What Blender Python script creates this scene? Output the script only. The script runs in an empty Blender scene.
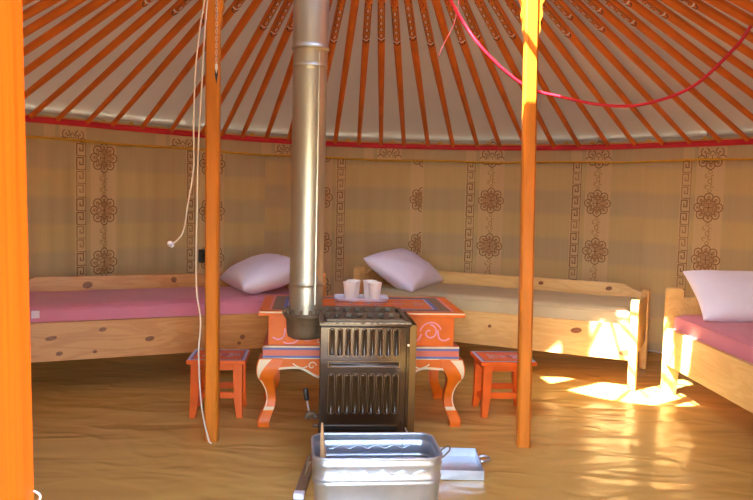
import bpy, bmesh, math, random
from mathutils import Vector, Matrix, noise
random.seed(7)
C = bpy.context.scene.collection
PI = math.pi
sc = bpy.context.scene

# ------------------------------------------------------------------ materials
def srgb(r, g, b):
    def f(c):
        c /= 255.0
        return c/12.92 if c <= .04045 else ((c+.055)/1.055)**2.4
    return (f(r), f(g), f(b), 1.0)

def mat(name, col, rough=.5, metal=0.0, vary=0.0, scale=12.0, stretch=(1,1,1), bump=0.0, bscale=None, coat=0.0, col2=None, spec=.5, trans=0.0, sheen=0.0):
    m = bpy.data.materials.new(name); m.use_nodes = True
    nt = m.node_tree; n = nt.nodes; l = nt.links
    p = n['Principled BSDF']
    p.inputs['Base Color'].default_value = col
    p.inputs['Roughness'].default_value = rough
    p.inputs['Metallic'].default_value = metal
    p.inputs['Coat Weight'].default_value = coat
    p.inputs['Coat Roughness'].default_value = .12
    p.inputs['Specular IOR Level'].default_value = spec
    p.inputs['Sheen Weight'].default_value = sheen
    tc = n.new('ShaderNodeTexCoord'); mp = n.new('ShaderNodeMapping')
    mp.inputs['Scale'].default_value = stretch
    l.new(tc.outputs['Object'], mp.inputs['Vector'])
    no = n.new('ShaderNodeTexNoise'); no.inputs['Scale'].default_value = scale
    no.inputs['Detail'].default_value = 5.0
    l.new(mp.outputs['Vector'], no.inputs['Vector'])
    if vary > 0 or col2:
        mx = n.new('ShaderNodeMix'); mx.data_type = 'RGBA'
        c2 = col2 or tuple(c*(1-vary) for c in col[:3])+(1,)
        mx.inputs['A'].default_value = col; mx.inputs['B'].default_value = c2
        rp = n.new('ShaderNodeMapRange')
        rp.inputs['From Min'].default_value = .35; rp.inputs['From Max'].default_value = .65
        l.new(no.outputs['Fac'], rp.inputs['Value'])
        l.new(rp.outputs['Result'], mx.inputs['Factor'])
        l.new(mx.outputs['Result'], p.inputs['Base Color'])
    if bump > 0:
        b = n.new('ShaderNodeBump'); b.inputs['Strength'].default_value = bump; b.inputs['Distance'].default_value = .01
        if bscale:
            n2 = n.new('ShaderNodeTexNoise'); n2.inputs['Scale'].default_value = bscale; n2.inputs['Detail'].default_value = 4
            l.new(mp.outputs['Vector'], n2.inputs['Vector']); l.new(n2.outputs['Fac'], b.inputs['Height'])
        else:
            l.new(no.outputs['Fac'], b.inputs['Height'])
        l.new(b.outputs['Normal'], p.inputs['Normal'])
    return m

def wood(name, c1, c2, rough=.38):
    m = bpy.data.materials.new(name); m.use_nodes = True
    nt = m.node_tree; n = nt.nodes; l = nt.links; p = n['Principled BSDF']
    tc = n.new('ShaderNodeTexCoord'); mp = n.new('ShaderNodeMapping'); mp.inputs['Scale'].default_value = (1.0, 6, 7)
    l.new(tc.outputs['Object'], mp.inputs['Vector'])
    no = n.new('ShaderNodeTexNoise'); no.inputs['Scale'].default_value = 2.2; no.inputs['Detail'].default_value = 6; no.inputs['Distortion'].default_value = 1.2
    l.new(mp.outputs['Vector'], no.inputs['Vector'])
    w = n.new('ShaderNodeMath'); w.operation = 'MULTIPLY'; w.inputs[1].default_value = 26
    l.new(no.outputs['Fac'], w.inputs[0])
    s = n.new('ShaderNodeMath'); s.operation = 'SINE'; l.new(w.outputs[0], s.inputs[0])
    r = n.new('ShaderNodeMapRange'); r.inputs['From Min'].default_value = -.6; r.inputs['From Max'].default_value = 1.6
    l.new(s.outputs[0], r.inputs['Value'])
    mx = n.new('ShaderNodeMix'); mx.data_type = 'RGBA'; mx.inputs['A'].default_value = c1; mx.inputs['B'].default_value = c2
    l.new(r.outputs['Result'], mx.inputs['Factor']); l.new(mx.outputs['Result'], p.inputs['Base Color'])
    p.inputs['Roughness'].default_value = rough
    return m

M = {}
M['door_paint'] = mat('door_paint', srgb(186,68,5), .45, vary=.22, scale=4, stretch=(30,30,.4), bump=.05, spec=.15)
M['post_paint'] = mat('post_paint', srgb(224,126,32), .35, vary=.22, scale=5, stretch=(5,5,.7), coat=.2)
M['pole_paint'] = mat('pole_paint', srgb(226,118,32), .5, vary=.18, scale=6)
M['table_paint'] = mat('table_paint', srgb(244,114,18), .4, vary=.16, scale=9, coat=.0, spec=.35)
M['stool_paint'] = mat('stool_paint', srgb(238,102,22), .42, vary=.14, scale=9, spec=.35)
M['cream'] = mat('cream_paint', srgb(236,205,160), .45)
M['pinkline'] = mat('pink_paint', srgb(240,150,165), .45)
M['blue'] = mat('blue_paint', srgb(96,104,160), .45)
M['bluewhite'] = mat('pale_blue_paint', srgb(190,196,222), .45)
M['taupe'] = mat('taupe_paint', srgb(140,112,84), .5, vary=.2, scale=40)
M['salmon'] = mat('salmon_paint', srgb(222,112,86), .4)
M['white_paint'] = mat('white_paint', srgb(236,230,225), .5)
M['navy'] = mat('navy_paint', srgb(40,42,56), .45)
M['green'] = mat('green_paint', srgb(70,82,48), .5)
M['ochre'] = mat('ochre_paint', srgb(226,160,60), .5)
M['ochre_orange'] = mat('light_orange_paint', srgb(236,150,66), .5)
M['rust'] = mat('rust_paint', srgb(150,56,24), .5)
M['pine'] = wood('pine_wood', srgb(228,186,118), srgb(216,166,98))
M['pine_red'] = wood('red_pine_wood', srgb(208,146,80), srgb(192,124,62))
M['knot'] = mat('pine_knot', srgb(148,90,46), .5, vary=.35, scale=60)
M['pink_cloth'] = mat('pink_cloth', srgb(214,128,146), .9, vary=.07, scale=5, bump=.12, bscale=9, sheen=.2)
M['beige_cloth'] = mat('beige_cloth', srgb(202,182,142), .9, vary=.10, scale=5, bump=.15, bscale=7)
M['pillow_cloth'] = mat('pillow_cloth', srgb(238,231,248), .88, vary=.04, scale=7, bump=.25, bscale=9)
M['enamel'] = mat('brown_enamel', srgb(66,44,28), .2, metal=.5, vary=.2, scale=4, coat=.8)
M['edge_glint'] = mat('painted_edge_glint', srgb(112,84,52), .3, metal=.6, vary=.2, scale=8, coat=.5)  # lighter brown for highlights painted along embossed edges
M['cast_iron'] = mat('cast_iron', srgb(122,98,74), .5, metal=.25, vary=.3, scale=25, bump=.2, bscale=60)
M['chip'] = mat('worn_edge', srgb(170,152,130), .5, metal=.3, col2=srgb(62,45,32), scale=55)
M['dark'] = mat('dull_black', srgb(24,19,17), .8, vary=.3, scale=20)
M['brass'] = mat('bronze_sheet', srgb(128,96,54), .34, metal=.75, vary=.25, scale=4, stretch=(1,1,.4))
M['pipe'] = mat('stovepipe_steel', srgb(200,194,180), .46, metal=.95, vary=.08, scale=3, stretch=(1,1,.5))
M['galv'] = mat('galvanised_steel', srgb(200,204,212), .34, metal=.85, vary=.16, scale=11, bump=.16, bscale=7)
M['steel'] = mat('bare_steel', srgb(200,195,190), .3, metal=.9)
M['black_plastic'] = mat('black_plastic', srgb(30,27,26), .4)
M['stick'] = mat('bare_stick', srgb(206,160,110), .7, vary=.15, scale=30)
M['roof_cloth'] = mat('roof_cloth', srgb(222,206,198), .85, vary=.06, scale=2.5, bump=.5, bscale=4.5, stretch=(1,1,2.5))
def canvas(name, col, t, tcol, bump):
    m = mat(name, col, .9, vary=.06, scale=2.5, bump=bump, bscale=4.5, stretch=(1,1,2.5))
    nt = m.node_tree; n = nt.nodes; p = n['Principled BSDF']; out = n['Material Output']
    tr = n.new('ShaderNodeBsdfTranslucent'); tr.inputs['Color'].default_value = tcol
    ms = n.new('ShaderNodeMixShader'); ms.inputs['Fac'].default_value = t
    nt.links.new(p.outputs[0], ms.inputs[1]); nt.links.new(tr.outputs[0], ms.inputs[2]); nt.links.new(ms.outputs[0], out.inputs['Surface'])
    return m
M['roof_cloth'] = canvas('roof_cloth', srgb(224,210,196), .4, srgb(245,236,226), .5)
M['roof_canvas'] = canvas('roof_canvas', srgb(225,220,208), .006, srgb(245,238,222), .2)
M['felt'] = mat('felt', srgb(205,196,180), .95, vary=.1, scale=6)
M['red_band'] = mat('red_webbing', srgb(208,34,44), .7, vary=.12, scale=30)
M['yellow'] = mat('yellow_braid', srgb(226,166,36), .7, vary=.12, scale=40)
M['red_cord'] = mat('red_cord', srgb(206,22,48), .5, vary=.1, scale=30)
M['white_cord'] = mat('white_cord', srgb(240,216,190), .8)
M['pink_cord'] = mat('pink_cord', srgb(214,96,96), .8)
M['cup'] = mat('paper_cup', srgb(250,234,222), .6, vary=.04, scale=8)
M['cup_in'] = mat('paper_cup_inside', srgb(246,236,224), .6)
M['tray'] = mat('white_enamel', srgb(236,230,238), .35)
M['print_dark'] = mat('woven_brown', srgb(142,104,64), .9)
M['print_mid'] = mat('woven_sienna', srgb(172,132,88), .9)
M['print_pale'] = mat('woven_ochre', srgb(182,136,80), .9)
M['print_pale2'] = mat('woven_light_brown', srgb(196,152,104), .9)
M['tag'] = mat('paper_tag', srgb(226,206,212), .7)
M['ground'] = mat('dry_grass', srgb(150,136,96), .95, vary=.25, scale=2)

def floor_mat():
    m = bpy.data.materials.new('vinyl_floor'); m.use_nodes = True
    nt = m.node_tree; n = nt.nodes; l = nt.links; p = n['Principled BSDF']
    tc = n.new('ShaderNodeTexCoord')
    a = n.new('ShaderNodeTexNoise'); a.inputs['Scale'].default_value = 1.1; a.inputs['Detail'].default_value = 3
    l.new(tc.outputs['Object'], a.inputs['Vector'])
    mx = n.new('ShaderNodeMix'); mx.data_type = 'RGBA'
    mx.inputs['A'].default_value = srgb(208,170,94); mx.inputs['B'].default_value = srgb(196,156,80)
    l.new(a.outputs['Fac'], mx.inputs['Factor']); l.new(mx.outputs['Result'], p.inputs['Base Color'])
    p.inputs['Roughness'].default_value = .27
    p.inputs['Specular IOR Level'].default_value = .55
    mp = n.new('ShaderNodeMapping'); mp.inputs['Scale'].default_value = (.75, 2.1, 1)
    mp.inputs['Rotation'].default_value = (0, 0, .18)
    l.new(tc.outputs['Object'], mp.inputs['Vector'])
    b = n.new('ShaderNodeTexNoise'); b.inputs['Scale'].default_value = 2.3; b.inputs['Detail'].default_value = 1.5; b.inputs['Distortion'].default_value = 1.0
    l.new(mp.outputs['Vector'], b.inputs['Vector'])
    # sharper creases: ridges of a second noise
    mp2 = n.new('ShaderNodeMapping'); mp2.inputs['Scale'].default_value = (1.5, 1.9, 1); mp2.inputs['Rotation'].default_value = (0, 0, -.55)
    l.new(tc.outputs['Object'], mp2.inputs['Vector'])
    c = n.new('ShaderNodeTexNoise'); c.inputs['Scale'].default_value = 1.25; c.inputs['Detail'].default_value = 2.2; c.inputs['Distortion'].default_value = .6
    l.new(mp2.outputs['Vector'], c.inputs['Vector'])
    d = n.new('ShaderNodeMath'); d.operation = 'SUBTRACT'; d.inputs[1].default_value = .5; l.new(c.outputs['Fac'], d.inputs[0])
    e = n.new('ShaderNodeMath'); e.operation = 'ABSOLUTE'; l.new(d.outputs[0], e.inputs[0])
    g = n.new('ShaderNodeMapRange'); g.interpolation_type = 'SMOOTHSTEP'
    g.inputs['From Min'].default_value = 0; g.inputs['From Max'].default_value = .075; g.inputs['To Min'].default_value = .12; g.inputs['To Max'].default_value = 0
    l.new(e.outputs[0], g.inputs['Value'])
    h = n.new('ShaderNodeMath'); h.operation = 'ADD'; l.new(b.outputs['Fac'], h.inputs[0]); l.new(g.outputs['Result'], h.inputs[1])
    bp = n.new('ShaderNodeBump'); bp.inputs['Strength'].default_value = .38; bp.inputs['Distance'].default_value = .06
    l.new(h.outputs[0], bp.inputs['Height']); l.new(bp.outputs['Normal'], p.inputs['Normal'])
    return m
M['floor'] = floor_mat()

def curtain_mat():
    """tan cloth: paler upright stripes (u) and soft darker cross bands (v), both woven in; UV = (metres from the medallion axis, height in rows)"""
    m = bpy.data.materials.new('curtain_cloth'); m.use_nodes = True
    nt = m.node_tree; n = nt.nodes; l = nt.links; p = n['Principled BSDF']
    uv = n.new('ShaderNodeUVMap'); uv.uv_map = 'UVMap'
    sp = n.new('ShaderNodeSeparateXYZ'); l.new(uv.outputs['UV'], sp.inputs['Vector'])
    def math_(op, a, b=None):
        q = n.new('ShaderNodeMath'); q.operation = op
        for i, x in enumerate((a, b)):
            if x is None: continue
            if isinstance(x, (int, float)): q.inputs[i].default_value = x
            else: l.new(x, q.inputs[i])
        return q.outputs[0]
    # cross bands, v measured in medallion rows
    s = math_('SINE', math_('MULTIPLY', sp.outputs['Y'], 2*PI))
    r = n.new('ShaderNodeMapRange'); r.interpolation_type = 'SMOOTHSTEP'
    r.inputs['From Min'].default_value = -.4; r.inputs['From Max'].default_value = .4
    l.new(s, r.inputs['Value'])
    mx = n.new('ShaderNodeMix'); mx.data_type = 'RGBA'
    mx.inputs['A'].default_value = srgb(210,180,122); mx.inputs['B'].default_value = srgb(196,170,126)
    l.new(r.outputs['Result'], mx.inputs['Factor'])
    # pale stripe under the medallions, second one under the fret
    def stripe(c, w):
        d = math_('ABSOLUTE', math_('SUBTRACT', sp.outputs['X'], c))
        return math_('LESS_THAN', d, w)
    st = math_('MAXIMUM', stripe(0, .098), math_('MULTIPLY', stripe(-.168, .040), .75))
    mx2 = n.new('ShaderNodeMix'); mx2.data_type = 'RGBA'
    mx2.inputs['B'].default_value = srgb(222,188,138)
    l.new(mx.outputs['Result'], mx2.inputs['A']); l.new(math_('MULTIPLY', st, .78), mx2.inputs['Factor'])
    # faint upright streaks of the weave
    mp = n.new('ShaderNodeMapping'); mp.inputs['Scale'].default_value = (60, .6, 1); l.new(uv.outputs['UV'], mp.inputs['Vector'])
    no = n.new('ShaderNodeTexNoise'); no.inputs['Scale'].default_value = 1.0; l.new(mp.outputs['Vector'], no.inputs['Vector'])
    mx3 = n.new('ShaderNodeMix'); mx3.data_type = 'RGBA'; mx3.blend_type = 'MULTIPLY'
    rr = n.new('ShaderNodeMapRange'); rr.inputs['From Min'].default_value = .35; rr.inputs['From Max'].default_value = .7
    rr.inputs['To Min'].default_value = 0; rr.inputs['To Max'].default_value = .14
    l.new(no.outputs['Fac'], rr.inputs['Value']); l.new(rr.outputs['Result'], mx3.inputs['Factor'])
    l.new(mx2.outputs['Result'], mx3.inputs['A']); mx3.inputs['B'].default_value = srgb(226,205,180)
    l.new(mx3.outputs['Result'], p.inputs['Base Color'])
    p.inputs['Roughness'].default_value = .9
    return m
M['curtain'] = curtain_mat()

# ------------------------------------------------------------------ mesh helpers
class MB:
    def __init__(s): s.bm = bmesh.new(); s.mats = []; s.uv = None
    def mi(s, m):
        if m not in s.mats: s.mats.append(m)
        return s.mats.index(m)
    def faces(s, fs, m, smooth=False):
        i = s.mi(m)
        for f in fs: f.material_index = i; f.smooth = smooth
    def quadgrid(s, rows, m, closed_u=False, closed_v=False, smooth=True):
        """rows: list of lists of points"""
        V = [[s.bm.verts.new(p) for p in r] for r in rows]
        out = []
        nr, nc = len(V), len(V[0])
        for i in range(nr if closed_v else nr-1):
            for j in range(nc if closed_u else nc-1):
                a, b = V[i], V[(i+1) % nr]
                try: out.append(s.bm.faces.new((a[j], a[(j+1) % nc], b[(j+1) % nc], b[j])))
                except ValueError: pass
        s.faces(out, m, smooth)
        return V
    def box(s, lo, hi, m, mtx=None, bevel=0.0):
        r = bmesh.ops.create_cube(s.bm, size=1)
        vs = r['verts']
        for v in vs:
            v.co = Vector([(lo[i]+hi[i])/2 + v.co[i]*(hi[i]-lo[i]) for i in range(3)])
            if mtx: v.co = mtx @ v.co
        fs = list({f for v in vs for f in v.link_faces})
        s.faces(fs, m)
        if bevel > 0:
            es = list({e for f in fs for e in f.edges})
            r = bmesh.ops.bevel(s.bm, geom=es, offset=bevel, segments=2, affect='EDGES', profile=.5)
            s.faces(r['faces'], m)
    def prism(s, poly, axis_map, d0, d1, m, smooth=False, caps=True):
        """poly 2D list; axis_map(a,b,d)->Vector"""
        A = [s.bm.verts.new(axis_map(a, b, d0)) for a, b in poly]
        B = [s.bm.verts.new(axis_map(a, b, d1)) for a, b in poly]
        n = len(poly); out = []
        for i in range(n): out.append(s.bm.faces.new((A[i], A[(i+1) % n], B[(i+1) % n], B[i])))
        s.faces(out, m, smooth)
        if caps: s.faces([s.bm.faces.new(A[::-1]), s.bm.faces.new(B)], m)
    def lathe(s, prof, m, n=32, c=(0,0,0), smooth=True):
        rows = [[Vector((c[0]+r*math.cos(2*PI*k/n), c[1]+r*math.sin(2*PI*k/n), c[2]+z)) for k in range(n)] for r, z in prof]
        s.quadgrid(rows, m, closed_u=True, smooth=smooth)
    def tube(s, pts, r, m, n=8, closed=False, caps=True, smooth_path=0):
        P = [Vector(p) for p in pts]
        if smooth_path: P = catmull(P, smooth_path, closed)
        N = len(P); rows = []
        up = Vector((0, 0, 1))
        prev = None
        for i in range(N):
            if closed: t = P[(i+1) % N]-P[i-1]
            else: t = P[min(i+1, N-1)]-P[max(i-1, 0)]
            t = t.normalized() if t.length > 1e-9 else Vector((0, 0, 1))
            if prev is None:
                x = t.cross(up)
                if x.length < 1e-3: x = t.cross(Vector((1, 0, 0)))
            else: x = prev - t*prev.dot(t)
            x.normalize(); prev = x; y = t.cross(x)
            rr = r(i/(N-1)) if callable(r) else r
            rows.append([P[i]+(x*math.cos(2*PI*k/n)+y*math.sin(2*PI*k/n))*rr for k in range(n)])
        V = s.quadgrid(rows, m, closed_u=True, closed_v=closed)
        if caps and not closed:
            s.faces([s.bm.faces.new(V[0][::-1]), s.bm.faces.new(V[-1])], m)
    def ribbon(s, pts, w, f, m, closed=False):
        """flat stroke of width w along 2D pts, mapped to 3D by f(u, v)"""
        n = len(pts); A = []; B = []
        for i in range(n):
            p = pts[i]
            q0 = pts[i-1] if (i > 0 or closed) else p
            q1 = pts[(i+1) % n] if (i < n-1 or closed) else p
            def nrm(a, b):
                dx, dy = b[0]-a[0], b[1]-a[1]; L = math.hypot(dx, dy)
                return (-dy/L, dx/L) if L > 1e-9 else None
            n0, n1 = nrm(q0, p), nrm(p, q1)
            n0 = n0 or n1 or (0, 1); n1 = n1 or n0
            mx, my = n0[0]+n1[0], n0[1]+n1[1]; L = math.hypot(mx, my)
            if L < 1e-6: mx, my = n0; k = 1
            else:
                mx /= L; my /= L; k = 1/max(.5, mx*n0[0]+my*n0[1])
            A.append(s.bm.verts.new(f(p[0]+mx*w/2*k, p[1]+my*w/2*k)))
            B.append(s.bm.verts.new(f(p[0]-mx*w/2*k, p[1]-my*w/2*k)))
        out = []
        for i in range(n if closed else n-1):
            j = (i+1) % n
            out.append(s.bm.faces.new((A[i], B[i], B[j], A[j])))
        s.faces(out, m)
    def patch(s, pts, f, m):
        s.faces([s.bm.faces.new([s.bm.verts.new(f(a, b)) for a, b in pts])], m)
    def ellipse(s, c, rx, ry, f, m, n=14, rot=0):
        s.patch([(c[0]+rx*math.cos(2*PI*k/n)*math.cos(rot)-ry*math.sin(2*PI*k/n)*math.sin(rot),
                  c[1]+rx*math.cos(2*PI*k/n)*math.sin(rot)+ry*math.sin(2*PI*k/n)*math.cos(rot)) for k in range(n)], f, m)
    def build(s, name, parent=None, fix=True, bevel=0.0, subsurf=0):
        if fix: bmesh.ops.recalc_face_normals(s.bm, faces=s.bm.faces)
        me = bpy.data.meshes.new(name); s.bm.to_mesh(me); s.bm.free()
        for m in s.mats: me.materials.append(M[m])
        o = bpy.data.objects.new(name, me); C.objects.link(o)
        if parent: o.parent = parent
        if bevel:
            b = o.modifiers.new('edges', 'BEVEL'); b.width = bevel; b.segments = 2; b.limit_method = 'ANGLE'; b.angle_limit = .7
        if subsurf:
            q = o.modifiers.new('soft', 'SUBSURF'); q.levels = subsurf; q.render_levels = subsurf
        return o

def catmull(P, k, closed=False):
    out = []; N = len(P)
    for i in range(N if closed else N-1):
        p0 = P[i-1] if (closed or i > 0) else P[i]*2-P[i+1]
        p1 = P[i]; p2 = P[(i+1) % N]
        p3 = P[(i+2) % N] if (closed or i+2 < N) else p2*2-p1
        for j in range(k):
            t = j/k
            out.append(.5*((2*p1)+(p2-p0)*t+(2*p0-5*p1+4*p2-p3)*t*t+(3*p1-p0-3*p2+p3)*t**3))
    if not closed: out.append(P[-1])
    return out

def sm2(pts, k=6, closed=False):
    return [(p.x, p.y) for p in catmull([Vector((a, b, 0)) for a, b in pts], k, closed)]

def tag(o, label, cat, group=None):
    o['label'] = label; o['category'] = cat
    if group: o['group'] = group
    return o
def thing(name, label, cat, loc=(0,0,0), rz=0, group=None):
    o = bpy.data.objects.new(name, None); C.objects.link(o); o.empty_display_size = .1
    o.location = loc; o.rotation_euler = (0, 0, rz)
    return tag(o, label, cat, group)
def structure(o): o['kind'] = 'structure'; return o
def spiral(c, r0, r1, a0, a1, n=22, sy=1.0):
    return [(c[0]+(r0+(r1-r0)*k/n)*math.cos(a0+(a1-a0)*k/n), c[1]+sy*(r0+(r1-r0)*k/n)*math.sin(a0+(a1-a0)*k/n)) for k in range(n+1)]
def circle2(c, r, n=16, ry=None):
    return [(c[0]+r*math.cos(2*PI*k/n), c[1]+(ry or r)*math.sin(2*PI*k/n)) for k in range(n)]

# ------------------------------------------------------------------ the round tent: shell
CX, CY, R = .209, 3.472, 2.734          # wall circle
KX, KY, KR, KZ = .03, 3.40, .62, 2.46   # roof crown
def wallpt(deg, z, r=R):
    a = math.radians(deg)
    return Vector((CX+r*math.sin(a), CY+r*math.cos(a), z))
def top_z(deg):   # the wall top sits a touch higher at the left, the ground is not level
    return 1.508 + .026*math.exp(-((deg+50)/26.)**2) + .012*math.exp(-((deg-55)/20.)**2)

# floor
b = MB()
rows = []
for i in range(41):
    r = 2.80*i/40
    rows.append([Vector((CX+r*math.sin(2*PI*k/128), CY+r*math.cos(2*PI*k/128), 0)) for k in range(128)])
def wrinkle(x, y):
    h = 0
    f = .5+.5*noise.noise((x*.8+3, y*.8, 5.1))
    n1 = noise.noise((x*1.3+.5*y, y*3.4-.4*x, 1.7)); h += .010*(1-abs(n1)*2.4)*f if abs(n1) < .42 else 0
    n2 = noise.noise((x*2.4-1.2*y+9, y*2.2+x*1.5, 4.2)); h += .006*max(0, 1-abs(n2)*5)*f
    return max(0, h)
b.quadgrid(rows, 'floor', closed_u=True)
bmesh.ops.remove_doubles(b.bm, verts=b.bm.verts, dist=1e-5)
fl = structure(b.build('floor'))

# felt wall behind the curtains, with the gap for the door (door faces the camera, at 180 deg)
b = MB()
rows = [[wallpt(d, min(z, top_z(d)+.075), R+.05) for d in [(-167.5+341.5*k/160) for k in range(161)]] for z in (0, .5, 1.0, 1.7)]
b.quadgrid(rows, 'felt')
rows = [[wallpt(d, min(z, top_z(d)+.075), R+.09) for d in [(-167.5+341.5*k/160) for k in range(161)]] for z in (0, .5, 1.0, 1.7)]
b.quadgrid(rows, 'felt')
structure(b.build('wall_round'))

# roof cloth cone, resting on the poles
b = MB()
rows = []
for i in range(37):
    t = i/36
    row = []
    for k in range(216):
        d = -180+360*k/216; a = math.radians(d)
        p0 = Vector((CX+(R+.10)*math.sin(a), CY+(R+.10)*math.cos(a), top_z(d)+.035))
        p1 = Vector((KX+KR*math.sin(a), KY+KR*math.cos(a), KZ+.05))
        p = p0.lerp(p1, t)
        q = noise.noise((p.x*2.2, p.y*2.2, 1.0))*.012 + noise.noise((a*22, t*5, 2.0))*.008
        p.z += q*math.sin(PI*min(1, max(0, t)))
        row.append(p)
    rows.append(row)
b.quadgrid(rows, 'roof_cloth', closed_u=True)
rows2 = [[p+Vector((0, 0, .05)) for p in r] for r in rows[::6]]
b.quadgrid(rows2, 'roof_canvas', closed_u=True)
structure(b.build('ceiling'))

# crown ring with spokes and the felt flap over its rear half
b = MB()
b.tube([(KX+(KR-.01)*math.cos(2*PI*k/48), KY+(KR-.01)*math.sin(2*PI*k/48), KZ) for k in range(48)], .045, 'post_paint', closed=True)
for k in range(4):
    a = PI*k/4+.3
    b.tube([(KX+(KR-.02)*s*math.cos(a), KY+(KR-.02)*s*math.sin(a), KZ+.10*(1-s*s)) for s in (-1, -.6, -.2, .2, .6, 1)], .014, 'post_paint')
b.build('ceiling_crown')['kind'] = 'structure'
b = MB()
FLAP_Y = 3.40
for zz in (KZ+.115, KZ+.135):
    b.patch([(KX-.85, FLAP_Y), (.30, FLAP_Y), (.34, KY-.85), (KX+.85, KY-.85), (KX+.85, KY+.85), (KX-.85, KY+.85)], lambda x, y, zz=zz: Vector((x, y, zz-.06*min(1, (x-KX)**2+(y-KY)**2))), 'felt')  # right-hand strip added to the flap to trim the sunbeam
structure(b.build('ceiling_flap'))

# ground outdoors
b = MB()
b.patch([(-30, -30), (30, -30), (30, 30), (-30, 30)], lambda x, y: Vector((x, y, -.03)), 'ground')
structure(b.build('ground'))

# door frame (left jamb in view)
b = MB()
def jamb(b, x0, sgn, lean):
    """stepped profile: casing, groove, bead, stop"""
    prof = [(.006, 0), (.010, -.008), (.030, -.010), (.034, 0), (.16, 0), (.16, .09), (.0045, .09), (.0045, .066), (0, .057), (0, .006)]
    f = lambda a, c, z: Vector((x0-sgn*a+lean*(z-1.0), .665+c, z))
    b.prism(prof, f, 0, 1.47, 'door_paint')
jamb(b, -.3408, 1, -.0155)
jamb(b, .400, -1, 0)
b.box((-.50, .665, 1.44), (.56, .755, 1.56), 'door_paint')
b.box((-.50, .665, 0), (.56, .755, .05), 'door_paint')
door = structure(b.build('door_1', bevel=.003))
b = MB()
b.box((-.50, -.08, .06), (-.462, .655, 1.45), 'door_paint', bevel=.004)  # unseen open leaf, added to keep the left jamb in shade
for z0_, z1_ in ((.14, .62), (.72, 1.38)):
    b.box((-.465, .02, z0_), (-.455, .56, z1_), 'door_paint', bevel=.004)
b.build('added_shade_leaf', door)
b = MB()
b.tube([(-.343, .752, .793), (-.337, .752, .790), (-.3355, .752, .786), (-.338, .752, .782)], .0014, 'steel', smooth_path=4)
b.build('door_hook', door)

# ------------------------------------------------------------------ wall hangings
def fold(deg, z):
    a = deg
    return .006*math.sin(a*.9+.6*math.sin(a*.23))+.004*math.sin(a*2.3+1)+.003*noise.noise((a*.35, z*1.2, 3))
RC = R+.012
seams = [(-126, -23.57), (-23.57, 3.37), (3.37, 39.57), (39.57, 128)]
axis0 = [-32.4, -14.2, 14.8, 49.2]
PER = 17.4
rowz = [(.955, .358), (1.078, .366), (1.085, .366), (1.075, .362)]
M2D = 180/PI/RC            # metres along the wall -> degrees

def medallion(b, f, c, k=1.0, dark='print_dark', mid='print_mid'):
    u0, v0 = c; k *= 1.14
    rim = [(u0+(.064+.012*math.cos(8*t))*k*math.cos(t), v0+(.064+.012*math.cos(8*t))*k*math.sin(t)) for t in [2*PI*j/64 for j in range(64)]]
    for j in range(64):
        b.patch([(u0, v0), rim[j], rim[(j+1) % 64]], f, 'print_pale2')
    f0 = f; f = lambda u, z: f0(u, z)-(f0(u, z)-Vector((CX, CY, z)))*.0010
    P = lambda r, a: (u0+r*math.cos(a)*k, v0+r*math.sin(a)*k)
    # eight lobes, each an open loop
    for i in range(8):
        a = 2*PI*i/8+PI/8*0
        cx_, cy_ = P(.062, a)
        b.ribbon([(cx_+.025*k*math.cos(a+t), cy_+.025*k*math.sin(a+t)) for t in [(-2.3+4.6*j/12) for j in range(13)]], .0072, f, dark)
        b.ellipse(P(.064, a), .008*k, .008*k, f, mid, n=8)
    # scalloped ring and inner knot
    ring = []
    for j in range(48):
        a = 2*PI*j/48; r = .046+.006*math.cos(8*a)
        ring.append(P(r, a))
    b.ribbon(ring, .0065, f, dark, closed=True)
    for i in range(4):
        a = PI/4+PI/2*i
        cx_, cy_ = P(.019, a)
        b.ribbon(circle2((cx_, cy_), .015*k, 12), .004, f, dark, closed=True)
    b.ribbon([P(.032, PI/2*i) for i in range(4)], .0042, f, mid, closed=True)
    b.ellipse((u0, v0), .006*k, .006*k, f, dark, n=8)

def fret(b, f, u, z0, z1, rz, rs):
    z = z0; h = .092; w = .027
    while z+h < z1:
        # one hook of a running meander, made of straight strokes
        s = [(-1, 0), (-1, .86), (.55, .86), (.55, .36), (-.25, .36), (-.25, .60)]
        m = 'print_dark' if math.cos(2*PI*(z+h/2-rz)/rs) > -.1 else 'print_mid'
        b.ribbon([(u+a*w, z+c*h) for a, c in s], .0080, f, m)
        b.ribbon([(u+1.25*w, z+.0*h), (u+1.25*w, z+.99*h), (u-.2*w, z+.99*h)], .0055, f, m)
        b.ribbon([(u-1*w, z+.0*h), (u+1.25*w, z+.0*h)], .0055, f, m)
        z += h
def link_motif(b, f, c):
    u0, v0 = c; m = 'print_pale'
    for s in (-1, 1):
        b.ribbon(spiral((u0+s*.018, v0+.034), .003, .017, 0, s*4.6, 14), .006, f, m)
        b.ribbon(spiral((u0+s*.018, v0-.034), .003, .017, 0, -s*4.6, 14), .006, f, m)
        b.ribbon(sm2([(u0, v0+s*.052), (u0+.012, v0+s*.064), (u0, v0+s*.078), (u0-.012, v0+s*.064)], 4, True), .005, f, m, closed=True)
    b.ribbon(circle2((u0, v0), .012, 10, .017), .006, f, m, closed=True)

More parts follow.
